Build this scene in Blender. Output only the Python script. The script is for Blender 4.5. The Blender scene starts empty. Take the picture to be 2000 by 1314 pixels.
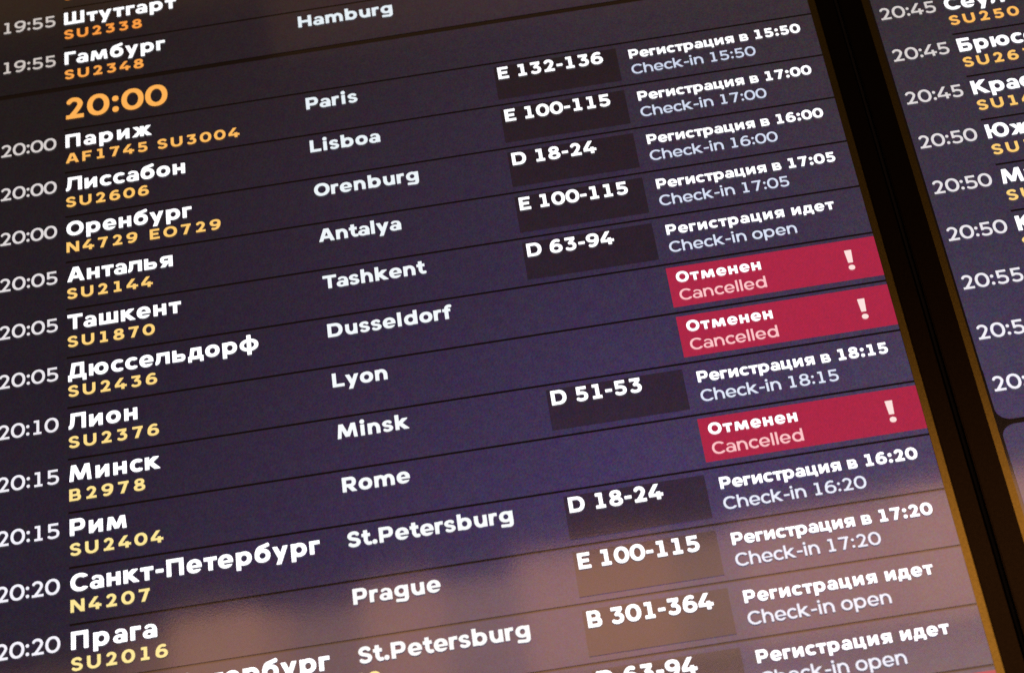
import bpy, math, random
import numpy as np
from mathutils import Matrix, Vector

# ------------------------------------------------------------------ camera, world, lamps, exposure
scene = bpy.context.scene
col = scene.collection
P = 0.1                      # height of one row of the board, metres
W = 1.2782                   # width of the departures list on the left display, metres
Z0 = 5.0                     # height of the line above the Paris row

cam_d = bpy.data.cameras.new("camera")
cam = bpy.data.objects.new("camera", cam_d)
col.objects.link(cam)
# columns: the camera's right, up and back directions, and where it stands
cam.matrix_world = Matrix((
    (0.988066, 0.154027, 0.001084, 0.699663),
    (0.098441, -0.626041, -0.773551, -3.056827),
    (-0.118469, 0.764427, -0.633733, Z0 - 3.099062),
    (0, 0, 0, 1)))
cam_d.sensor_fit = 'HORIZONTAL'
cam_d.sensor_width = 36.0
cam_d.lens = 90.0
cam_d.clip_start = 0.05
cam_d.clip_end = 200.0
cam_d.dof.use_dof = True
cam_d.dof.focus_distance = 4.0
cam_d.dof.aperture_fstop = 4.0
scene.camera = cam

world = bpy.data.worlds.new("World")
scene.world = world
world.use_nodes = True
bg = world.node_tree.nodes['Background']
bg.inputs['Color'].default_value = (1.0, 0.62, 0.36, 1)
bg.inputs['Strength'].default_value = 0.085

scene.view_settings.view_transform = 'Standard'
scene.view_settings.look = 'None'
scene.view_settings.exposure = 0.0
scene.view_settings.gamma = 1.0
scene.view_settings.use_curve_mapping = False
scene.cycles.use_denoising = False
scene.cycles.max_bounces = 4


def hall_lamp(name, x0, x1, z0, z1, y, radiance, color):
    """A lit stretch of the hall opposite the board, mirrored in the glass of the displays."""
    d = bpy.data.lights.new(name, 'AREA')
    d.shape = 'RECTANGLE'
    d.size, d.size_y = x1 - x0, z1 - z0
    d.color = color
    d.energy = radiance * math.pi * (x1 - x0) * (z1 - z0)
    o = bpy.data.objects.new(name, d)
    col.objects.link(o)
    o.location = ((x0 + x1) / 2, y, Z0 + (z0 + z1) / 2)
    o.rotation_euler = (math.radians(90), 0, 0)       # shines along +Y, towards the board
    return o


WARM = (1.0, 0.48, 0.25)
PALE = (1.0, 0.54, 0.32)
for xa, xb, z1, rad, c in (
        (-4.2, -1.15, 2.95, 1.5, WARM), (-1.15, -0.95, 3.05, 2.6, WARM), (-0.95, -0.55, 3.12, 4.9, WARM), (-0.55, -0.42, 3.08, 4.0, WARM),
        (-0.42, -0.12, 3.05, 3.0, PALE), (-0.12, 0.22, 3.13, 4.8, WARM), (0.22, 0.55, 3.08, 3.4, PALE), (0.55, 1.2, 3.16, 5.3, WARM),
        (1.2, 1.5, 3.13, 4.0, PALE), (1.5, 2.2, 3.17, 5.4, WARM), (2.2, 5.0, 3.2, 5.9, WARM)):
    hall_lamp("hall_lamp", xa, xb, 2.45, z1 - 0.05, -6.0, rad * 1.02, c)
hall_lamp("hall_lamp", -4.2, -1.0, 0.9, 2.40, -6.0, 1.2, PALE)
hall_lamp("hall_lamp", -1.0, 5.0, 0.9, 2.40, -6.0, 4.0, PALE)
hall_lamp("ceiling_lamp", -2.8, -0.3, 6.85, 8.6, -6.0, 0.32, (1.0, 0.5, 0.15))
hall_lamp("ceiling_lamp", -0.3, 2.4, 6.38, 8.6, -6.0, 0.32, (1.0, 0.5, 0.15))


# ------------------------------------------------------------------ materials
def srgb(r, g, b):
    return tuple((c / 255 / 12.92) if c <= 10.3 else ((c / 255 + 0.055) / 1.055) ** 2.4 for c in (r, g, b))


MATS = {}
PIXEL = 0.0036              # pitch of the picture elements, metres


def screen_mat(key, color, strength=1.0, grain=0.0, falloff=False, rough=0.065):
    """A lit patch of the LCD: black glossy glass giving off light."""
    if key in MATS:
        return MATS[key]
    m = bpy.data.materials.new(key)
    m.use_nodes = True
    nt = m.node_tree
    b = nt.nodes['Principled BSDF']
    b.inputs['Base Color'].default_value = (0.004, 0.004, 0.005, 1)
    b.inputs['Roughness'].default_value = rough
    b.inputs['IOR'].default_value = 1.5
    b.inputs['Emission Strength'].default_value = strength
    b.inputs['Emission Color'].default_value = (*color, 1)
    # wiped-on smears: the gloss is a little uneven
    g3 = nt.nodes.new('ShaderNodeNewGeometry')
    n3 = nt.nodes.new('ShaderNodeTexNoise')
    n3.inputs['Scale'].default_value = 5.0
    n3.inputs['Detail'].default_value = 4.0
    nt.links.new(g3.outputs['Position'], n3.inputs['Vector'])
    mr3 = nt.nodes.new('ShaderNodeMapRange')
    mr3.inputs[1].default_value, mr3.inputs[2].default_value = 0.3, 0.7
    mr3.inputs[3].default_value, mr3.inputs[4].default_value = rough * 0.75, rough * 1.25
    nt.links.new(n3.outputs['Fac'], mr3.inputs[0])
    nt.links.new(mr3.outputs[0], b.inputs['Roughness'])
    # fine texture of the anti-glare film
    g2 = nt.nodes.new('ShaderNodeNewGeometry')
    n2 = nt.nodes.new('ShaderNodeTexNoise')
    n2.inputs['Scale'].default_value = 380.0
    n2.inputs['Detail'].default_value = 2.0
    nt.links.new(g2.outputs['Position'], n2.inputs['Vector'])
    bp = nt.nodes.new('ShaderNodeBump')
    bp.inputs['Strength'].default_value = 0.03
    bp.inputs['Distance'].default_value = 0.0004
    nt.links.new(n2.outputs['Fac'], bp.inputs['Height'])
    nt.links.new(bp.outputs['Normal'], b.inputs['Normal'])
    if grain or falloff:
        tc = nt.nodes.new('ShaderNodeTexCoord')
        geo = nt.nodes.new('ShaderNodeNewGeometry')
        cur = None
        rgb = nt.nodes.new('ShaderNodeRGB')
        rgb.outputs[0].default_value = (*color, 1)
        cur = rgb.outputs[0]

        def mul(a, bsock):
            mx = nt.nodes.new('ShaderNodeMix')
            mx.data_type = 'RGBA'
            mx.blend_type = 'MULTIPLY'
            mx.inputs[0].default_value = 1.0
            nt.links.new(a, mx.inputs[6])
            nt.links.new(bsock, mx.inputs[7])
            return mx.outputs[2]
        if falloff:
            # viewing-angle shading painted into the emission: dim towards the left edge and the top
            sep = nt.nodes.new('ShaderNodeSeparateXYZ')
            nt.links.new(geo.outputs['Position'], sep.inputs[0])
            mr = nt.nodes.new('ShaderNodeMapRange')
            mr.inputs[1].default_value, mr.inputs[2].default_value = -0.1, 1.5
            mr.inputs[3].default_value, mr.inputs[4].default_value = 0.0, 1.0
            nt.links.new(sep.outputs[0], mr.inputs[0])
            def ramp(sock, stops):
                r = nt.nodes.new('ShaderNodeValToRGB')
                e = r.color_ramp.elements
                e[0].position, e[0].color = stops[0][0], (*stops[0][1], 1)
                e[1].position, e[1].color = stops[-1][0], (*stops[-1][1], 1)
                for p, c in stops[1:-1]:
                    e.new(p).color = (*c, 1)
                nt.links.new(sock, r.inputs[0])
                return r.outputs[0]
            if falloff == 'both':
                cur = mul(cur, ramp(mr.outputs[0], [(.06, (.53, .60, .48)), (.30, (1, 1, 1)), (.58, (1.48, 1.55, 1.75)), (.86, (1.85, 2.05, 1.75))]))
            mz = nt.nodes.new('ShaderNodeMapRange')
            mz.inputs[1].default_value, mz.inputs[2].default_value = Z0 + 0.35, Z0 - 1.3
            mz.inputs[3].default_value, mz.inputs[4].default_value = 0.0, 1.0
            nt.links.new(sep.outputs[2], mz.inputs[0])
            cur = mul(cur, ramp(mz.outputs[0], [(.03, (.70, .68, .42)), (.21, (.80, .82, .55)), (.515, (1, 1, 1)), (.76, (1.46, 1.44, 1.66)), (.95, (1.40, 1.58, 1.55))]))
        if grain:
            for scale, amt in ((420.0, grain), (60.0, grain * 0.25)):
                nz = nt.nodes.new('ShaderNodeTexNoise')
                nz.inputs['Scale'].default_value = scale
                nz.inputs['Detail'].default_value = 1.0
                nt.links.new(geo.outputs['Position'], nz.inputs['Vector'])
                vm = nt.nodes.new('ShaderNodeVectorMath')
                vm.operation = 'MULTIPLY_ADD'
                vm.inputs[1].default_value = (amt * 2, amt * 2, amt * 2)
                vm.inputs[2].default_value = (1 - amt, 1 - amt, 1 - amt)
                nt.links.new(nz.outputs['Color'], vm.inputs[0])
                cur = mul(cur, vm.outputs[0])
        # the panel's pixel grid
        sp = nt.nodes.new('ShaderNodeSeparateXYZ')
        nt.links.new(geo.outputs['Position'], sp.inputs[0])

        def math_node(op, a, b_):
            n = nt.nodes.new('ShaderNodeMath')
            n.operation = op
            for i, q in enumerate((a, b_)):
                if isinstance(q, (int, float)):
                    n.inputs[i].default_value = q
                elif q is not None:
                    nt.links.new(q, n.inputs[i])
            return n.outputs[0]
        sx_ = math_node('SINE', math_node('MULTIPLY', sp.outputs[0], 2 * math.pi / PIXEL), None)
        sz_ = math_node('SINE', math_node('MULTIPLY', sp.outputs[2], 2 * math.pi / PIXEL), None)
        pr = math_node('MULTIPLY_ADD', math_node('MULTIPLY', sx_, sz_), 0.22)
        pr.node.inputs[2].default_value = 1.0
        cb = nt.nodes.new('ShaderNodeCombineColor')
        for i in range(3):
            nt.links.new(pr, cb.inputs[i])
        cur = mul(cur, cb.outputs[0])
        nt.links.new(cur, b.inputs['Emission Color'])
    MATS[key] = m
    return m


def metal_mat(key, color, rough, metallic=1.0):
    if key in MATS:
        return MATS[key]
    m = bpy.data.materials.new(key)
    m.use_nodes = True
    nt = m.node_tree
    b = nt.nodes['Principled BSDF']
    b.inputs['Metallic'].default_value = metallic
    geo = nt.nodes.new('ShaderNodeNewGeometry')
    nz = nt.nodes.new('ShaderNodeTexNoise')
    nz.inputs['Scale'].default_value = 220.0
    nz.inputs['Detail'].default_value = 3.0
    nt.links.new(geo.outputs['Position'], nz.inputs['Vector'])
    rmp = nt.nodes.new('ShaderNodeValToRGB')
    rmp.color_ramp.elements[0].color = (*[c * 0.65 for c in color], 1)
    rmp.color_ramp.elements[1].color = (*[c * 1.35 for c in color], 1)
    nt.links.new(nz.outputs['Fac'], rmp.inputs[0])
    nt.links.new(rmp.outputs[0], b.inputs['Base Color'])
    b.inputs['Roughness'].default_value = rough
    MATS[key] = m
    return m


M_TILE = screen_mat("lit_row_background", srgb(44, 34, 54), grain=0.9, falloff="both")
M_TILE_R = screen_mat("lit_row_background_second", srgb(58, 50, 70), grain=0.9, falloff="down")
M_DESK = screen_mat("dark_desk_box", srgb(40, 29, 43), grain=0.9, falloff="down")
M_RED = screen_mat("red_banner", srgb(170, 36, 68), grain=0.3)
M_GLASS = screen_mat("unlit_screen", (0.004, 0.0016, 0.001))
M_BRONZE = metal_mat("bronze_border", (0.078, 0.060, 0.013), 0.20)
M_FRAME = metal_mat("dark_frame", (0.005, 0.0034, 0.0016), 0.25)
M_RUBBER = metal_mat("black_gasket", (0.0015, 0.0012, 0.001), 0.6, 0.0)
M_RUBBER.node_tree.nodes['Principled BSDF'].inputs['Specular IOR Level'].default_value = 0.05
M_BODY = metal_mat("cabinet_black", (0.006, 0.006, 0.006), 0.5, 0.0)

# ------------------------------------------------------------------ lettering: a wide geometric sans built from shapes
XH = 0.77
STEP = 1 / 44.0
X0, X1, Y0, Y1 = -0.15, 1.75, -0.42, 1.28
GX, GY = np.meshgrid(np.arange(X0, X1, STEP), np.arange(Y0, Y1, STEP))
BIG = 9.0


def R_(x0, y0, x1, y1):
    return np.maximum.reduce([x0 - GX, GX - x1, y0 - GY, GY - y1])


def EL(cx, cy, rx, ry, n=2.15):
    return ((np.abs((GX - cx) / rx) ** n + np.abs((GY - cy) / ry) ** n) ** (1 / n) - 1) * min(rx, ry)


def U_(*a):
    return np.minimum.reduce(a)


def I_(*a):
    return np.maximum.reduce(a)


def SUB(a, b):
    return np.maximum(a, -b)


def RING(x0, y0, x1, y1, w, t):
    cx, cy, rx, ry = (x0 + x1) / 2, (y0 + y1) / 2, (x1 - x0) / 2, (y1 - y0) / 2
    return SUB(EL(cx, cy, rx, ry), EL(cx, cy, max(rx - w, .02), max(ry - t, .02), 2.0))


def LN(x0, y0, x1, y1, w):
    dx, dy = x1 - x0, y1 - y0
    L = math.hypot(dx, dy)
    dx, dy = dx / L, dy / L
    a = (GX - x0) * dx + (GY - y0) * dy
    b = (GX - x0) * -dy + (GY - y0) * dx
    return np.maximum.reduce([-a, a - L, np.abs(b) - w / 2])


def PATH(pts, w, t):
    """Smooth stroke through points (Catmull-Rom), w wide where it runs upright and t where it runs level."""
    p = [np.array(q, float) for q in pts]
    p = [2 * p[0] - p[1]] + p + [2 * p[-1] - p[-2]]
    s = []
    for i in range(1, len(p) - 2):
        for k in range(5):
            u = k / 5
            s.append(0.5 * (2 * p[i] + (p[i + 1] - p[i - 1]) * u + (2 * p[i - 1] - 5 * p[i] + 4 * p[i + 1] - p[i + 2]) * u * u
                            + (3 * p[i] - p[i - 1] - 3 * p[i + 1] + p[i + 2]) * u ** 3))
    s.append(p[-2])
    f = None
    for i in range(len(s) - 1):
        d = s[i + 1] - s[i]
        h = abs(d[0]) / (np.linalg.norm(d) + 1e-9)
        ww = w * (1 - h) + t * h
        g = LN(*s[i], *s[i + 1], ww)
        if i:
            g = U_(g, np.hypot(GX - s[i][0], GY - s[i][1]) - ww / 2)
        f = g if f is None else U_(f, g)
    return f


def BOX(x0, y0, x1, y1, w, t, pts):
    """Points given in a 0..1 box, moved to the centre line of a stroke that fills x0..x1, y0..y1."""
    ax, ay, bx, by = x0 + w / 2, y0 + t / 2, x1 - w / 2, y1 - t / 2
    return [(ax + (bx - ax) * u, ay + (by - ay) * v) for u, v in pts]


OV = 0.018
S_PTS = [(.93, .86), (.74, .975), (.45, 1.0), (.14, .93), (.01, .75), (.16, .585), (.5, .505), (.84, .42), (.99, .25), (.86, .07), (.55, 0), (.25, .025), (.0, .13)]


def half(f, side, x):
    return I_(f, (x - GX) if side == 'r' else (GX - x))


def bowl(x0, y0, x1, y1, w, t):
    """A D-shaped bowl open to the left: flat bars on the left half, round on the right."""
    h = y1 - y0
    r = min(h * 0.5, (x1 - x0) * 0.62)
    xc = x1 - r
    ring = half(SUB(EL(xc, (y0 + y1) / 2, r, h / 2), EL(xc, (y0 + y1) / 2, max(r - w, .03), max(h / 2 - t, .03), 2.0)), 'r', xc)
    return U_(ring, R_(x0, y1 - t, xc + .01, y1), R_(x0, y0, xc + .01, y0 + t))


def glyph(ch, w):
    """Field (negative inside) and ink width of a character whose capitals are 1 high and whose stems are w wide."""
    t = w * 0.84
    x = XH
    lo, hi = -OV, x + OV
    if ch in 'ОO0':
        wd = 1.08 if ch in 'ОO' else 0.94
        return RING(0, -OV, wd, 1 + OV, w, t), wd
    if ch == '1':
        wd = .34 + w * 1.1
        sx = wd / 2 - w / 2 + .03
        return U_(R_(sx, 0, sx + w, 1), R_(0.03, 1 - t, sx + .02, 1), R_(0, 0, wd, t)), wd
    if ch == '2':
        wd = .76
        p = BOX(0, 0, wd - .02, 1 + OV, w, t, [(.02, .84), (.2, .96), (.48, 1.0), (.8, .93), (.97, .74), (.86, .53), (.52, .24), (.1, -.06)])
        return U_(I_(PATH(p, w, t * 1.05), -GY), R_(0.01, 0, wd, t)), wd
    if ch == '3':
        wd = .78
        p = BOX(0, -OV, wd, 1, w, t, [(.36, .575), (.62, .575), (.9, .47), (1.0, .29), (.88, .08), (.52, 0), (.22, .02), (-.02, .11)])
        return U_(R_(.04, 1 - t, wd - .06, 1), I_(LN(wd - .02, 1.0, .30, .50, t * 1.05), GY - 1, .5 - GY, GX - wd + .06), PATH(p, w, t)), wd
    if ch == '4':
        wd = .9
        sx = wd - .17 - w
        return U_(I_(LN(sx + w * .6, 1.12, .02, .26, w * .98), GY - 1, .2 - GY, -GX), R_(0.0, .2, wd, .2 + t * .95), R_(sx, 0, sx + w, .5)), wd
    if ch == '5':
        wd = .80
        p = BOX(0, -OV, wd, 1, w, t, [(.06, .555), (.45, .585), (.86, .5), (1.0, .3), (.88, .08), (.52, 0), (.22, .02), (-.02, .11)])
        return U_(R_(.07, 1 - t, wd - .08, 1), R_(.07, .44, .07 + w * .92, 1), PATH(p, w, t)), wd
    if ch in '69':
        wd = .86
        def six():
            p = BOX(0, -OV, wd, 1 + OV, w, t, [(.9, .945), (.62, 1.0), (.3, .92), (.06, .66), (0, .33)])
            return U_(RING(0, -OV, wd, .66, w, t * .95), PATH(p, w, t))
        f = six()
        if ch == '9':
            f = flip(six, wd, 1)
        return f, wd
    if ch == '7':
        wd = .78
        return U_(R_(0, 1 - t, wd, 1), I_(LN(wd - w * .5, 1.02, .26, -.1, w * 1.02), -GY, GY - 1, GX - wd)), wd
    if ch == '8':
        wd = .84
        return U_(RING(0, -OV, wd, .57, w, t * .9), RING(.06, .47, wd - .06, 1 + OV, w * .95, t * .9)), wd
    if ch == ':':
        d = w * 1.2
        return U_(EL(d / 2, .14, d / 2, d / 2), EL(d / 2, .66, d / 2, d / 2)), d
    if ch == '.':
        d = w * 1.2
        return EL(d / 2, d / 2 - .01, d / 2, d / 2), d
    if ch == '-':
        return R_(0, .33, .44, .33 + t * .95), .44
    if ch == '!':
        wd = .30
        k = (GY - .36) / .64
        f = I_(np.abs(GX - wd / 2) - (.095 + .045 * k), .36 - GY, GY - 1)
        return U_(f, EL(wd / 2, .115, .125, .125)), wd
    # ---- capitals
    if ch in 'AА':
        wd = 1.10
        c = wd / 2
        l = I_(LN(-.02 - .02, -.08, c - w * .12, 1.15, w), GY - 1, -GY)
        r = I_(LN(wd + .04, -.08, c + w * .12, 1.15, w), GY - 1, -GY)
        l, r = I_(LN(w * .5, -.06, c, 1.10, w * 1.02), GY - 1, -GY), I_(LN(wd - w * .5, -.06, c, 1.10, w * 1.02), GY - 1, -GY)
        return U_(l, r, R_(.22, .2, wd - .22, .2 + t * .95), I_(R_(c - w * .62, .8, c + w * .62, 1))), wd
    if ch in 'BВ':
        wd = .86
        return U_(R_(0, 0, w, 1), bowl(0, 0, wd, .57, w, t * .92), bowl(0, .57 - t * .92, wd - .06, 1, w, t * .92)), wd
    if ch in 'CС':
        wd = .98
        f = RING(0, -OV, 1.1, 1 + OV, w, t)
        cut = I_(GX * -1 + .66, np.abs(GY - .5) - (.23 + (GX - .66) * .25), )
        return I_(SUB(f, cut), GX - wd), wd
    if ch == 'D':
        return U_(R_(0, 0, w, 1), bowl(0, 0, 1.0, 1, w, t)), 1.0
    if ch in 'EЕ':
        wd = .78
        return U_(R_(0, 0, w, 1), R_(0, 0, wd, t), R_(0, 1 - t, wd - .02, 1), R_(0, .5 - t / 2, wd - .1, .5 + t / 2)), wd
    if ch == 'F':
        wd = .76
        return U_(R_(0, 0, w, 1), R_(0, 1 - t, wd, 1), R_(0, .5 - t * .6, wd - .1, .5 + t * .4)), wd
    if ch in 'HН':
        wd = .98
        return U_(R_(0, 0, w, 1), R_(wd - w, 0, wd, 1), R_(0, .5 - t / 2, wd, .5 + t / 2)), wd
    if ch in 'KК':
        wd = .98
        return U_(R_(0, 0, w, 1), I_(LN(w * .5, .40, wd - .02, 1.18, w * 1.02), GY - 1, GX - wd, -GX), I_(LN(w * 1.0, .62, wd + .06, -.16, w * 1.02), -GY, GX - wd - .1, -GX)), wd + .02
    if ch == 'L':
        wd = .78
        return U_(R_(0, 0, w, 1), R_(0, 0, wd, t)), wd
    if ch in 'MМ':
        wd = 1.30
        c = wd / 2
        return U_(I_(LN(w * .45, -.05, .13 + w * .42, 1.05, w * .92), -GY, GY - 1), I_(LN(wd - w * .45, -.05, wd - .13 - w * .42, 1.05, w * .92), -GY, GY - 1),
                  I_(LN(.12 + w * .45, 1.05, c + .03, .02, w), GY - 1, .08 - GY), I_(LN(wd - .12 - w * .45, 1.05, c - .03, .02, w), GY - 1, .08 - GY)), wd
    if ch == 'N':
        wd = 1.0
        return U_(R_(0, 0, w, 1), R_(wd - w, 0, wd, 1), I_(LN(w * .3, 1.06, wd - w * .3, -.06, w * 1.02), GY - 1, -GY)), wd
    if ch in 'PР':
        wd = .88
        return U_(R_(0, 0, w, 1), bowl(0, .29, wd, 1, w, t)), wd
    if ch == 'R':
        wd = .90
        return U_(R_(0, 0, w, 1), bowl(0, .31, wd - .02, 1, w, t), I_(LN(.42, .42, wd - .06, -.1, w * 1.02), -GY, GX - wd - .05)), wd
    if ch == 'S':
        wd = .82
        return PATH(BOX(0, -OV, wd, 1 + OV, w, t, S_PTS), w, t), wd
    if ch in 'TТ':
        wd = .92
        return U_(R_(0, 1 - t, wd, 1), R_(wd / 2 - w / 2, 0, wd / 2 + w / 2, 1)), wd
    if ch == 'U':
        wd = .96
        r = I_(RING(0, -OV, wd, .86, w, t), GY - .42)
        return U_(r, R_(0, .42, w, 1), R_(wd - w, .42, wd, 1)), wd
    if ch == 'Ш':
        wd = 1.36
        return U_(R_(0, 0, w, 1), R_(wd - w, 0, wd, 1), R_(wd / 2 - w / 2, 0, wd / 2 + w / 2, 1), R_(0, 0, wd, t)), wd
    if ch == 'Г':
        wd = .74
        return U_(R_(0, 0, w, 1), R_(0, 1 - t, wd, 1)), wd
    if ch == 'П':
        wd = .96
        return U_(R_(0, 0, w, 1), R_(wd - w, 0, wd, 1), R_(0, 1 - t, wd, 1)), wd
    if ch == 'Л':
        wd = 1.02
        p = [(0.0, t * .5), (.10, t * .55), (.19, .25), (.235, .6), (.25, 1.02)]
        return U_(R_(wd - w, 0, wd, 1), R_(.25 - w / 2, 1 - t, wd, 1), I_(PATH(p, w, t), GY - 1, -GY, -GX)), wd
    if ch == 'Д':
        wd = 1.10
        return U_(R_(wd - .13 - w, 0, wd - .13, 1), R_(.26, 1 - t, wd - .13, 1), I_(LN(.20, -.02, .36, 1.05, w), GY - 1, -GY),
                  R_(0, 0, wd, t), R_(0, -.2, w * .9, t), R_(wd - w * .9, -.2, wd, t)), wd
    if ch == 'Б':
        wd = .86
        return U_(R_(0, 0, w, 1), R_(0, 1 - t, wd - .07, 1), bowl(0, 0, wd, .62, w, t)), wd
    if ch == 'Ю':
        wd = 1.38
        return U_(R_(0, 0, w, 1), R_(0, .5 - t / 2, .5, .5 + t / 2), RING(.38, -OV, wd, 1 + OV, w, t)), wd
    # ---- small letters
    if ch in 'aа':
        wd = .78
        p = BOX(0, 0, wd, hi, w, t, [(.10, .86), (.3, .98), (.55, 1.0), (.86, .9), (1.0, .62), (1.0, .3)])
        tt = t * .74
        return U_(R_(wd - w, 0, wd, x * .62), PATH(p, w, tt), RING(0, lo, wd - w * .35, x * .60, w * .92, tt)), wd
    if ch in 'bdpqр':
        wd = .88
        bx = 0.0
        f = RING(.02, lo, wd, hi, w, t)
        if ch in 'bd':
            f = U_(f, R_(0, 0, w, 1.05))
            if ch == 'd':
                return mirror(lambda: U_(RING(.02, lo, wd, hi, w, t), R_(0, 0, w, 1.05)), wd), wd
        else:
            f = U_(f, R_(0, -.27, w, x))
        return f, wd
    if ch in 'cс':
        wd = .72
        f = RING(0, lo, .86, hi, w, t)
        cut = I_(.50 - GX, np.abs(GY - x / 2) - (.15 + (GX - .5) * .25))
        return I_(SUB(f, cut), GX - wd), wd
    if ch in 'eе':
        wd = .84
        m = x * .47
        tt = t * .68
        gap = max(.07, .2 - t * .45)
        f = SUB(RING(0, lo, wd, hi, w, t * .9), R_(wd * .42, m - tt / 2 - gap, 2, m - tt / 2))
        return U_(f, R_(w * .5, m - tt / 2, wd - .015, m + tt / 2)), wd
    if ch == 'f':
        wd = .56
        p = [(.13 + w / 2, 0), (.13 + w / 2, .6), (.16 + w / 2, .86), (.28 + w / 2, 1.06 - t / 2), (wd, 1.05 - t / 2)]
        return U_(I_(PATH(p, w, t), -GY), R_(0, x - t, wd - .03, x)), wd
    if ch == 'g':
        wd = .86
        p = [(wd - w / 2, .5), (wd - w / 2, .0), (wd - w * .75, -.16), (wd * .52, -.27 + t / 2), (.08, -.25 + t / 2)]
        return U_(RING(0, .06, wd - .02, hi, w, t * .9), R_(wd - w, .02, wd, x), PATH(p, w, t * .9)), wd
    if ch in 'hn':
        wd = .80
        top = 1.05 if ch == 'h' else x
        a = I_(RING(0, -.1, wd, hi, w, t), .42 - GY)
        return U_(R_(0, 0, w, top), a, R_(wd - w, 0, wd, .43)), wd
    if ch == 'm':
        wd = 1.28
        a1 = I_(RING(0, -.1, .64 + w / 2, hi, w, t), .42 - GY)
        a2 = I_(RING(.64 - w / 2, -.1, wd, hi, w, t), .42 - GY)
        return U_(R_(0, 0, w, x), a1, a2, R_(.64 - w / 2, 0, .64 + w / 2, .43), R_(wd - w, 0, wd, .43)), wd
    if ch == 'i':
        d = w * 1.18
        return U_(R_((d - w) / 2, 0, (d + w) / 2, x), EL(d / 2, x + .2, d / 2, d / 2)), d
    if ch in 'kк':
        wd = .82
        top = 1.05 if ch == 'k' else x
        return U_(R_(0, 0, w, top), I_(LN(w * .5, .30, wd, x + .12, w), GY - x, GX - wd + .01, -GX), I_(LN(w * .9, .50, wd + .04, -.12, w), -GY, GX - wd - .06, -GX)), wd + .02
    if ch == 'l':
        return R_(0, 0, w, 1.05), w
    if ch in 'oо':
        wd = .86
        return RING(0, lo, wd, hi, w, t), wd
    if ch == 'r':
        wd = .52
        p = [(w / 2, .2), (w / 2 + .02, .45), (w / 2 + .12, .66), (wd, x - t * .52 + .02)]
        return U_(R_(0, 0, w, x), I_(PATH(p, w, t), GX - wd)), wd
    if ch == 's':
        wd = .70
        return PATH(BOX(0, lo, wd, hi, w, t * .84, S_PTS), w, t * .84), wd
    if ch == 't':
        wd = .56
        p = [(.12 + w / 2, 1.0), (.12 + w / 2, .45), (.13 + w / 2, .26), (.24 + w / 2, t * .5), (wd, t * .5)]
        return U_(I_(PATH(p, w, t), GY - .98), R_(0, x - t, wd - .02, x)), wd
    if ch == 'u':
        wd = .80
        a = I_(RING(0, lo, wd, .86, w, t), GY - .36)
        return U_(a, R_(0, .35, w, x), R_(wd - w, 0, wd, x)), wd
    if ch in 'yу':
        wd = .88
        c = wd / 2
        r = I_(LN(wd - w * .42, x + .08, .28, -.36, w), GY - x, -.27 - GY)
        l = I_(LN(w * .42, x + .08, c + .03, .02, w), GY - x, .05 - GY)
        return U_(r, l), wd
    if ch == 'т':
        wd = .74
        return U_(R_(0, x - t, wd, x), R_(wd / 2 - w / 2, 0, wd / 2 + w / 2, x)), wd
    if ch == 'г':
        wd = .58
        return U_(R_(0, 0, w, x), R_(0, x - t, wd, x)), wd
    if ch == 'м':
        wd = 1.14
        c = wd / 2
        return U_(I_(LN(w * .45, -.05, .10 + w * .42, x + .05, w * .92), -GY, GY - x), I_(LN(wd - w * .45, -.05, wd - .10 - w * .42, x + .05, w * .92), -GY, GY - x),
                  I_(LN(.09 + w * .45, x + .06, c + .03, .0, w * .96), GY - x, .04 - GY), I_(LN(wd - .09 - w * .45, x + .06, c - .03, .0, w * .96), GY - x, .04 - GY)), wd
    if ch == 'б':
        wd = .88
        p = [(w / 2, .36), (w / 2 + .02, .60), (w / 2 + .14, .82), (.52, 1.0 - t * .45), (.80, 1.08 - t * .4)]
        return U_(RING(0, lo, wd, x, w, t), PATH(p, w, t)), wd
    if ch == 'и':
        wd = .80
        return U_(R_(0, 0, w, x), R_(wd - w, 0, wd, x), I_(LN(w * .35, .02, wd - w * .35, x - .02, w * .92), GY - x, -GY, -GX, GX - wd)), wd
    if ch == 'ж':
        wd = 1.16
        c = wd / 2
        d1 = I_(LN(c - w * .2, .34, .02, x + .12, w * .95), GY - x, -GX)
        d2 = I_(LN(c - w * .2, .46, -.02, -.12, w * .95), -GY)
        d3 = I_(LN(c + w * .2, .34, wd - .02, x + .12, w * .95), GY - x, GX - wd)
        d4 = I_(LN(c + w * .2, .46, wd + .02, -.12, w * .95), -GY)
        return U_(R_(c - w / 2, 0, c + w / 2, x), d1, d2, d3, d4), wd
    if ch == 'х':
        wd = .84
        return U_(I_(LN(.0, -.12, wd, x + .12, w), GY - x, -GY), I_(LN(wd, -.12, .0, x + .12, w), GY - x, -GY)), wd
    if ch == 'н':
        wd = .78
        return U_(R_(0, 0, w, x), R_(wd - w, 0, wd, x), R_(0, x / 2 - t / 2, wd, x / 2 + t / 2)), wd
    if ch == 'п':
        wd = .78
        return U_(R_(0, 0, w, x), R_(wd - w, 0, wd, x), R_(0, x - t, wd, x)), wd
    if ch == 'л':
        wd = .86
        p = [(0.0, t * .5), (.08, t * .55), (.16, .22), (.20, .5), (.21, x + .02)]
        return U_(R_(wd - w, 0, wd, x), R_(.21 - w / 2, x - t, wd, x), I_(PATH(p, w * .95, t), GY - x, -GY, -GX)), wd
    if ch == 'ь':
        wd = .78
        return U_(R_(0, 0, w, x), bowl(0, 0, wd, .50, w, t * .9)), wd
    if ch == 'я':
        wd = .80
        return mirror(lambda: U_(R_(0, 0, w, x), bowl(0, x - .52, wd - .02, x, w, t * .9), I_(LN(.36, .34, wd - .1, -.1, w * .98), -GY)), wd), wd
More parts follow.
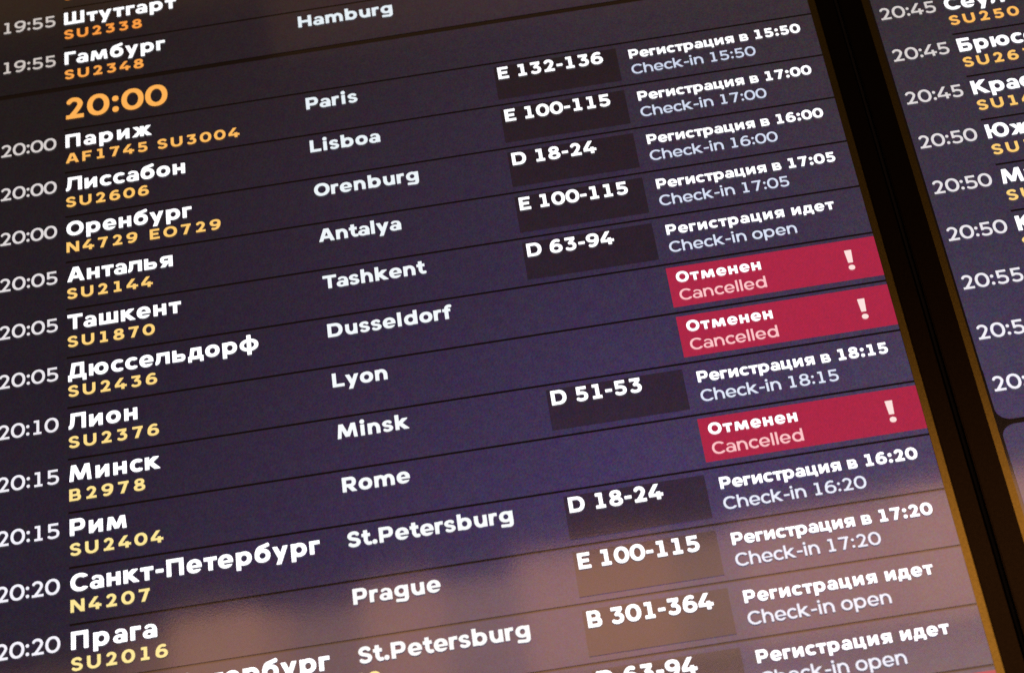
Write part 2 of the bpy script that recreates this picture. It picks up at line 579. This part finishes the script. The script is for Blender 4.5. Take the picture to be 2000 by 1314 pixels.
    if ch == 'ш':
        wd = 1.16
        return U_(R_(0, 0, w, x), R_(wd - w, 0, wd, x), R_(wd / 2 - w / 2, 0, wd / 2 + w / 2, x), R_(0, 0, wd, t)), wd
    if ch == 'д':
        wd = .92
        return U_(R_(wd - .10 - w, 0, wd - .10, x), R_(.20, x - t, wd - .10, x), I_(LN(.17, -.02, .30, x + .05, w * .95), GY - x, -GY),
                  R_(0, 0, wd, t), R_(0, -.17, w * .85, t), R_(wd - w * .85, -.17, wd, t)), wd
    if ch == 'ю':
        wd = 1.16
        return U_(R_(0, 0, w, x), R_(0, x / 2 - t / 2, .42, x / 2 + t / 2), RING(.32, lo, wd, hi, w, t)), wd
    if ch == 'ф':
        wd = 1.12
        c = wd / 2
        return U_(RING(0, lo, wd, hi, w * .95, t * .9), R_(c - w / 2, -.26, c + w / 2, 1.05)), wd
    if ch == 'ц':
        wd = .86
        return U_(R_(0, 0, w, x), R_(wd - .08 - w, 0, wd - .08, x), R_(0, 0, wd, t), R_(wd - w * .85, -.17, wd, t)), wd
    if ch == 'в':
        wd = .76
        return U_(R_(0, 0, w, x), bowl(0, 0, wd, .45, w, t * .8), bowl(0, .45 - t * .8, wd - .05, x, w, t * .8)), wd
    raise KeyError(ch)


def with_grid(fn, gx, gy):
    global GX, GY
    a, b = GX, GY
    GX, GY = gx, gy
    try:
        return fn()
    finally:
        GX, GY = a, b


def mirror(fn, wd):
    return with_grid(fn, wd - GX, GY)


def flip(fn, wd, h):
    return with_grid(fn, wd - GX, h - GY)


GCACHE = {}


def glyph_mesh(ch, w):
    """Outline-filled faces of a character: vertices and polygons in cap-height units."""
    key = (ch, w)
    if key in GCACHE:
        return GCACHE[key]
    f, wd = glyph(ch, w)
    f = np.clip(f, -1, 1)
    f = np.where(np.abs(f) < 1e-7, 1e-7, f)
    ny, nx = f.shape
    ins = f < 0
    V, F, vid = [], [], {}

    def vert(k, x, y):
        if k not in vid:
            vid[k] = len(V)
            V.append((x, y))
        return vid[k]

    def gv(i, j):
        return vert(('g', i, j), GX[j, i], GY[j, i])

    def ev(i, j, i2, j2):
        a, b = f[j, i], f[j2, i2]
        s = a / (a - b)
        k = ('e',) + ((i, j, i2, j2) if (i, j) < (i2, j2) else (i2, j2, i, j))
        return vert(k, GX[j, i] + s * (GX[j2, i2] - GX[j, i]), GY[j, i] + s * (GY[j2, i2] - GY[j, i]))
    for j in range(ny - 1):
        run = None
        for i in range(nx - 1):
            c = ((i, j), (i + 1, j), (i + 1, j + 1), (i, j + 1))
            n = ins[j, i] + ins[j, i + 1] + ins[j + 1, i + 1] + ins[j + 1, i]
            if n == 4:
                if run is None:
                    run = i
                continue
            if run is not None:
                F.append((gv(run, j), gv(i, j), gv(i, j + 1), gv(run, j + 1)))
                run = None
            if n == 0:
                continue
            poly = []
            for k in range(4):
                a, b = c[k], c[(k + 1) % 4]
                if ins[a[1], a[0]]:
                    poly.append(gv(*a))
                if ins[a[1], a[0]] != ins[b[1], b[0]]:
                    poly.append(ev(*a, *b))
            if len(poly) >= 3:
                F.append(tuple(poly))
        if run is not None:
            F.append((gv(run, j), gv(nx - 1, j), gv(nx - 1, j + 1), gv(run, j + 1)))
    GCACHE[key] = (np.array(V), F, wd)
    return GCACHE[key]


SIDE = {}
for c_ in 'ОO0CСcсoоeе69бQ':
    SIDE[c_] = 0.045
for c_ in 'AАTТтгГyуLУ7Л2435лдДкKКжфчS8sаatrf1':
    SIDE[c_] = 0.035
for c_ in ':.':
    SIDE[c_] = 0.05
for c_ in '-':
    SIDE[c_] = 0.05


def side(ch, w):
    """White space beside a character; figures sit centred in cells of one width."""
    if ch.isdigit():
        return .035 + max(0.0, .92 - glyph_mesh(ch, w)[2]) * .5
    if ch == ':':
        return .09
    return SIDE.get(ch, .085)


def lay_out(text, w, sx):
    """Pen position of each character at the natural spacing, and the ink width of the line."""
    x, prev, out, nat = 0.0, None, [], 0
    for ch in text:
        if ch == ' ':
            x += 0.42 * sx
            continue
        V, F, wd = glyph_mesh(ch, w)
        if prev is not None:
            x += (side(prev, w) + side(ch, w)) * sx
            if (prev in 'гГтТ' and ch in 'аоеру') or (prev in 'TTP' and ch in 'a'):
                x -= .06 * sx
        out.append([ch, x])
        x += wd * sx
        prev = ch
    return out, x


REPORT = {}


def text_mesh(name, text, style, u0, u1=None):
    """One line of lettering as a flat mesh on the glass; u1 (if known) is where its ink ends."""
    w, cap, sx, track = STYLES[style]
    sx_ = sx
    pos, nat = lay_out(text, w, sx_)
    n = len(text) - 1
    k = track
    if u1 is not None:
        k = ((u1 - u0) * W / (cap * P) - nat) / max(n, 1)
        REPORT.setdefault(style, []).append((text, round(k, 3), round(nat, 2)))
    vs, fs, off = [], [], 0
    ti = -1
    it = iter(pos)
    idx = 0
    for i, ch in enumerate(text):
        if ch == ' ':
            continue
        _, x = pos[idx]
        idx += 1
        V, F, wd = glyph_mesh(ch, w)
        q = np.zeros((len(V), 3))
        q[:, 0] = (V[:, 0] * sx_ + x + k * i) * cap * P
        q[:, 2] = V[:, 1] * cap * P
        vs.append(q)
        fs += [tuple(v + off for v in f) for f in F]
        off += len(V)
    me = bpy.data.meshes.new(name)
    me.from_pydata(np.concatenate(vs).tolist(), [], fs)
    me.update()
    return me


#            stem  cap(rows) sx  tracking
STYLES = {
    'city':   (.255, .305, .86, 0.0),
    'time':   (.185, .274, .845, 0.0),
    'code':   (.245, .222, .93, 0.19),
    'eng':    (.258, .272, .87, 0.0),
    'desk':   (.248, .275, .845, 0.0),
    'header': (.228, .490, .83, 0.0),
    'sru':    (.256, .210, .87, 0.0),
    'sen':    (.178, .218, .865, 0.0),
    'mark':   (.2, .40, 1.0, 0.0),
}


# ------------------------------------------------------------------ building blocks of the displays
def link(o, parent=None):
    col.objects.link(o)
    if parent is not None:
        o.parent = parent
    return o


def mesh_obj(name, me, mat, parent, loc=(0, 0, 0)):
    o = bpy.data.objects.new(name, me)
    me.materials.append(mat)
    o.location = loc
    return link(o, parent)


def quads_mesh(name, rects):
    """Flat rectangles facing the hall: (x0, z0, x1, z1)."""
    vs, fs = [], []
    for x0, z0, x1, z1 in rects:
        b = len(vs)
        vs += [(x0, 0, z0), (x1, 0, z0), (x1, 0, z1), (x0, 0, z1)]
        fs.append((b, b + 1, b + 2, b + 3))
    me = bpy.data.meshes.new(name)
    me.from_pydata(vs, [], fs)
    return me


def rounded_mesh(name, x0, z0, x1, z1, rbl, rbr, rtr, rtl):
    pts = []
    for cx, cz, r, a0 in ((x0, z0, rbl, 180), (x1, z0, rbr, 270), (x1, z1, rtr, 0), (x0, z1, rtl, 90)):
        if r == 0:
            pts.append((cx, 0, cz))
            continue
        ox = cx + (r if cx == x0 else -r)
        oz = cz + (r if cz == z0 else -r)
        for k in range(9):
            a = math.radians(a0 + 90 * k / 8)
            pts.append((ox + r * math.cos(a), 0, oz + r * math.sin(a)))
    me = bpy.data.meshes.new(name)
    me.from_pydata(pts, [], [tuple(range(len(pts)))])
    return me


def box_mesh(name, boxes, bevel=0.0):
    import bmesh
    bm = bmesh.new()
    for x0, y0, z0, x1, y1, z1 in boxes:
        r = bmesh.ops.create_cube(bm, size=1.0)
        for v in r['verts']:
            v.co = Vector(((x0 + x1) / 2 + v.co.x * (x1 - x0), (y0 + y1) / 2 + v.co.y * (y1 - y0), (z0 + z1) / 2 + v.co.z * (z1 - z0)))
        if bevel:
            es = list({e for v in r['verts'] for e in v.link_edges})
            bmesh.ops.bevel(bm, geom=es, offset=bevel, segments=2, affect='EDGES')
    me = bpy.data.meshes.new(name)
    bm.to_mesh(me)
    bm.free()
    return me


def lerp3(a, b, t):
    t = max(0, min(1, t))
    return tuple(a[i] + (b[i] - a[i]) * t for i in range(3))


def colour_at(style, row):
    """Viewing-angle shift painted in: the lettering's colour on a row."""
    t = (row + 2) / 13.0  # LCD viewing-angle shift down the board, painted in as colour and brightness
    if style == 'time':
        return srgb(*lerp3((205, 196, 190), (248, 246, 255), t * 1.3))
    if style in ('code', 'header'):
        if row < 1:
            return srgb(*lerp3((252, 156, 66), (255, 198, 104), (row + 3) / 4))
        return srgb(*lerp3((255, 198, 104), (255, 232, 152), (row - 1) / 7))
    if style == 'eng':
        return srgb(*lerp3((230, 240, 247), (250, 254, 255), t * 1.4))
    if style == 'sen':
        return srgb(*lerp3((204, 213, 236), (232, 239, 255), t * 1.2))
    if style == 'pink':
        return srgb(255, 196, 200)
    if style == 'mark':
        return srgb(255, 224, 220)
    t2 = max(0.0, min(1.0, t))
    return (1.25 + .4 * t2, 1.25 + .4 * t2, 1.27 + .45 * t2)


def lettering(name, text, style, row, parent, x, v, u1=None, colour=None, lift=0.0016):
    """v is the baseline below the top of the row, x the left edge of the ink in list widths."""
    c = colour_at(colour or style, row)
    key = "lit_" + (colour or style) + "_" + "%d_%d_%d" % tuple(int(q * 1000) for q in c)
    m = screen_mat(key, c, rough=0.12)
    me = text_mesh(name, text, style, x, u1)
    return mesh_obj(name, me, m, parent, (x * W, -lift, -v * P))


GAP = 0.019      # half of the dark line between rows, in rows
SPAN = {}


def flight_row(display, row, time, city, code, eng=None, desk=None, ru=None, en=None, cancelled=False, shift=0.0, tile=None, ends=None, thick_top=False, thick_bottom=False, width=1.0):
    ends = ends or {}
    x_l, x_s, x_r = (-0.0905 + shift) * W, (0.0005 + shift) * W, (width + shift) * W
    top = -0.05 if thick_top else 0.0
    zt = -0.0 * P
    rects = [(x_l, -P + (0.05 * P if thick_bottom else 0), x_s, -(0.05 * P if thick_top else 0)),
             (x_s, -P + (0.05 if thick_bottom else GAP) * P, x_r, -(0.05 if thick_top else GAP) * P)]
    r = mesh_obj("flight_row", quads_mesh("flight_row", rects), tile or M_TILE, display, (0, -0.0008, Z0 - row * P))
    if time:
        lettering("departure_time", time, 'time', row, r, -0.0835 + shift + (.002 if time[0] == '1' else 0), .432, -0.0100 + shift)
    if city:
        lettering("city_name", city, 'city', row, r, 0.0022 + shift, .437, ends.get('city'))
    if code:
        codes = code.split()
        u = 0.002 + shift
        if len(codes) == 1:
            lettering("flight_code", code, 'code', row, r, u, .800, ends.get('code'))
        else:
            # several carriers share the flight: each code is a piece of its own
            widths = [.1085 if len(c) == 6 else .0910 for c in codes]
            gap = (ends['code'] - u - sum(widths)) / (len(codes) - 1)
            for c, wd in zip(codes, widths):
                lettering("flight_code", c, 'code', row, r, u, .800, u + wd)
                u += wd + gap
    if eng:
        lettering("english_city_name", eng, 'eng', row, r, 0.3226, .420, ends.get('eng'))
    if desk:
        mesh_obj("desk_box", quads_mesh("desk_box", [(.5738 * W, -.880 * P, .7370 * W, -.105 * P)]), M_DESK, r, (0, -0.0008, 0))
        lettering("desk_number", desk, 'desk', row, r, 0.5785, .420, ends.get('desk'), lift=0.0024)
    if cancelled:
        mesh_obj("cancelled_banner", quads_mesh("cancelled_banner", [(.7425 * W, -.890 * P, 1.0 * W, -.083 * P)]), M_RED, r, (0, -0.0008, 0))
        lettering("status_text", 'Отменен', 'sru', row, r, 0.7527, .413, .8566, lift=0.0024)
        lettering("english_status_text", 'Cancelled', 'sen', row, r, 0.7525, .780, .8587, colour='pink', lift=0.0024)
        lettering("warning_mark", '!', 'mark', row, r, 0.9595, .700, colour='mark', lift=0.0024)
    elif ru:
        lettering("status_text", ru, 'sru', row, r, 0.7528, .408, ends.get('ru'))
        lettering("english_status_text", en, 'sen', row, r, 0.7522, .778, ends.get('en'))
    return r


def thing(name, label, cat, loc, group=None):
    o = bpy.data.objects.new(name, None)
    o.location = loc
    o['label'] = label
    o['category'] = cat
    if group:
        o['group'] = group
    return link(o)


TOP, BOT = Z0 + 4.4 * P, Z0 - 15.3 * P


def cabinet(display, xa, xb, side):
    """Bronze border sheet, dark rails on both sides and above and below, body behind."""
    bx = 0.0092 * W
    mesh_obj("screen_glass", box_mesh("screen_glass", [(xa, 0, BOT, xb, 0.006, TOP)]), M_GLASS, display)
    ia, ib = xa + bx - 0.0004, xb - bx + 0.0004
    mesh_obj("screen_border", quads_mesh("screen_border", [(xa, BOT, ia, TOP), (ib, BOT, xb, TOP), (ia, BOT, ib, BOT + bx), (ia, TOP - bx, ib, TOP)]), M_BRONZE, display, (0, -0.0004, 0))
    rail = 0.0225 * W
    lw = rail if side == 'left' else 0.0292 * W
    rw = rail
    if side == 'left':
        mesh_obj("frame_rail", box_mesh("frame_rail", [(xb, -0.004, BOT, xb + rw, 0.05, TOP)], 0.0015), M_FRAME, display)
        mesh_obj("frame_rail", box_mesh("frame_rail", [(xa - 0.03, -0.004, BOT, xa, 0.05, TOP)], 0.0015), M_FRAME, display)
        mesh_obj("gasket", box_mesh("gasket", [(xb + rw, 0.012, BOT, xb + rw + 0.0045, 0.05, TOP), (xb + rw + 0.0045, 0.004, BOT, xb + rw + 0.0085, 0.05, TOP)]), M_RUBBER, display)
    else:
        mesh_obj("frame_rail", box_mesh("frame_rail", [(xa - lw, -0.004, BOT, xa, 0.05, TOP)], 0.0015), M_FRAME, display)
        mesh_obj("frame_rail", box_mesh("frame_rail", [(xb, -0.004, BOT, xb + 0.03, 0.05, TOP)], 0.0015), M_FRAME, display)
    e0, e1 = (xa - 0.03, xb + rw) if side == 'left' else (xa - lw, xb + 0.03)
    mesh_obj("frame_rail", box_mesh("frame_rail", [(e0, -0.004, TOP, e1, 0.05, TOP + 0.04)], 0.0015), M_FRAME, display)
    mesh_obj("frame_rail", box_mesh("frame_rail", [(e0, -0.004, BOT - 0.04, e1, 0.05, BOT)], 0.0015), M_FRAME, display)
    mesh_obj("cabinet_body", box_mesh("cabinet_body", [(e0 + 0.004, 0.052, BOT - 0.036, e1 - 0.004, 0.16, TOP + 0.036)]), M_BODY, display)


GROUP = "flight information displays on the wall"
left = thing("departures_display", "wide display listing the flights from Stuttgart to Prague with three red cancelled banners", "display", (0, 0, 0), GROUP)
cabinet(left, -0.1 * W, 1.0094 * W, 'left')
right = thing("departures_display", "display beyond the dark frame, cut off by the picture edge, listing flights from 20:45", "display", (0, 0, 0), GROUP)
cabinet(right, 1.0692 * W, 2.19 * W, 'right')


K = dict
LEFT_ROWS = [
    (-4, '19:50', None, 'SU2336', None, None, None, None, K()),
    (-3, '19:55', 'Штутгарт', 'SU2338', None, None, None, None, K(city=.1578, code=.1094)),
    (-2, '19:55', 'Гамбург', 'SU2348', 'Hamburg', None, None, None, K(city=.1398, code=.1097, eng=.4516)),
    (-1, None, None, None, None, None, None, None, K()),
    (0, '20:00', 'Париж', 'AF1745 SU3004', 'Paris', 'E 132-136', 'Регистрация в 15:50', 'Check-in 15:50', K(city=.1158, code=.2323, eng=.3911, desk=.7180, ru=.9806, en=.9161)),
    (1, '20:00', 'Лиссабон', 'SU2606', 'Lisboa', 'E 100-115', 'Регистрация в 17:00', 'Check-in 17:00', K(city=.1584, code=.1100, eng=.4144, desk=.7164, ru=.9804, en=.9162)),
    (2, '20:00', 'Оренбург', 'N4729 EO729', 'Orenburg', 'D 18-24', 'Регистрация в 16:00', 'Check-in 16:00', K(city=.1641, code=.2001, eng=.4573, desk=.6871, ru=.9803, en=.9162)),
    (3, '20:05', 'Анталья', 'SU2144', 'Antalya', 'E 100-115', 'Регистрация в 17:05', 'Check-in 17:05', K(city=.1367, code=.1105, eng=.4276, desk=.7162, ru=.9800, en=.9160)),
    (4, '20:05', 'Ташкент', 'SU1870', 'Tashkent', 'D 63-94', 'Регистрация идет', 'Check-in open', K(city=.1446, code=.1108, eng=.4506, desk=.6871, ru=.9630, en=.9106)),
    (5, '20:05', 'Дюссельдорф', 'SU2436', 'Dusseldorf', None, None, None, K(city=.2370, code=.1112, eng=.4750)),
    (6, '20:10', 'Лион', 'SU2376', 'Lyon', None, None, None, K(city=.0857, code=.1110, eng=.3893)),
    (7, '20:15', 'Минск', 'B2978', 'Minsk', 'D 51-53', 'Регистрация в 18:15', 'Check-in 18:15', K(city=.1099, code=.0922, eng=.4073, desk=.6862, ru=.9800, en=.9155)),
    (8, '20:15', 'Рим', 'SU2404', 'Rome', None, None, None, K(city=.0689, code=.1111, eng=.4020)),
    (9, '20:20', 'Санкт-Петербург', 'N4207', 'St.Petersburg', 'D 18-24', 'Регистрация в 16:20', 'Check-in 16:20', K(city=.2905, code=.0932, eng=.5137, desk=.6870, ru=.9808, en=.9160)),
    (10, '20:20', 'Прага', 'SU2016', 'Prague', 'E 100-115', 'Регистрация в 17:20', 'Check-in 17:20', K(city=.0998, code=.1112, eng=.4220, desk=.7160, ru=.9806, en=.9160)),
    (11, '20:20', 'Санкт-Петербург', 'SU6026 AF2470 N4570', 'St.Petersburg', 'B 301-364', 'Регистрация идет', 'Check-in open', K(city=.2903, code=.3455, eng=.5138, desk=.7186, ru=.9636, en=.9106)),
    (12, None, None, None, None, 'D 63-94', 'Регистрация идет', 'Check-in open', K(desk=.6875, ru=.9636, en=.9106)),
    (13, None, None, None, None, None, None, None, K()),
    (14, None, None, None, None, None, None, None, K()),
]
for row, tm, city, code, eng, desk, ru, en, ends in LEFT_ROWS:
    fr = flight_row(left, row, tm, city, code, eng, desk, ru, en, row in (5, 6, 8, 13), ends=ends, thick_top=row == -1, thick_bottom=row == -2)
    if row in (5, 6, 8):
        fr['label'] = "row whose status is a red cancelled banner"
    if row == -1:
        fr['label'] = "row with only a large orange hour"
        lettering("hour_heading", '20:00', 'header', row, fr, 0.0030, .770, .1399)

SH = 1.1710
RIGHT_ROWS = [
    (-1, None, None, None), (0, '20:45', 'Сеул', 'SU250'), (1, '20:45', 'Брюссель', 'SU2618'), (2, '20:45', 'Красноярск', 'SU1480'),
    (3, '20:50', 'Южно-Сахалинск', 'SU1743'), (4, '20:50', 'Мурманск', 'SU1320'), (5, '20:50', 'Калининград', 'SU1004'),
    (6, '20:55', None, None), (7, '20:55', None, None), (8, '20:55', None, None),
]
for row, tm, city, code in RIGHT_ROWS:
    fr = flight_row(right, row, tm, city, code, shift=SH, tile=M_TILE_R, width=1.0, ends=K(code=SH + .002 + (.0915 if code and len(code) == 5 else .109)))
    if row == 8:
        # the list ends here in a rounded corner
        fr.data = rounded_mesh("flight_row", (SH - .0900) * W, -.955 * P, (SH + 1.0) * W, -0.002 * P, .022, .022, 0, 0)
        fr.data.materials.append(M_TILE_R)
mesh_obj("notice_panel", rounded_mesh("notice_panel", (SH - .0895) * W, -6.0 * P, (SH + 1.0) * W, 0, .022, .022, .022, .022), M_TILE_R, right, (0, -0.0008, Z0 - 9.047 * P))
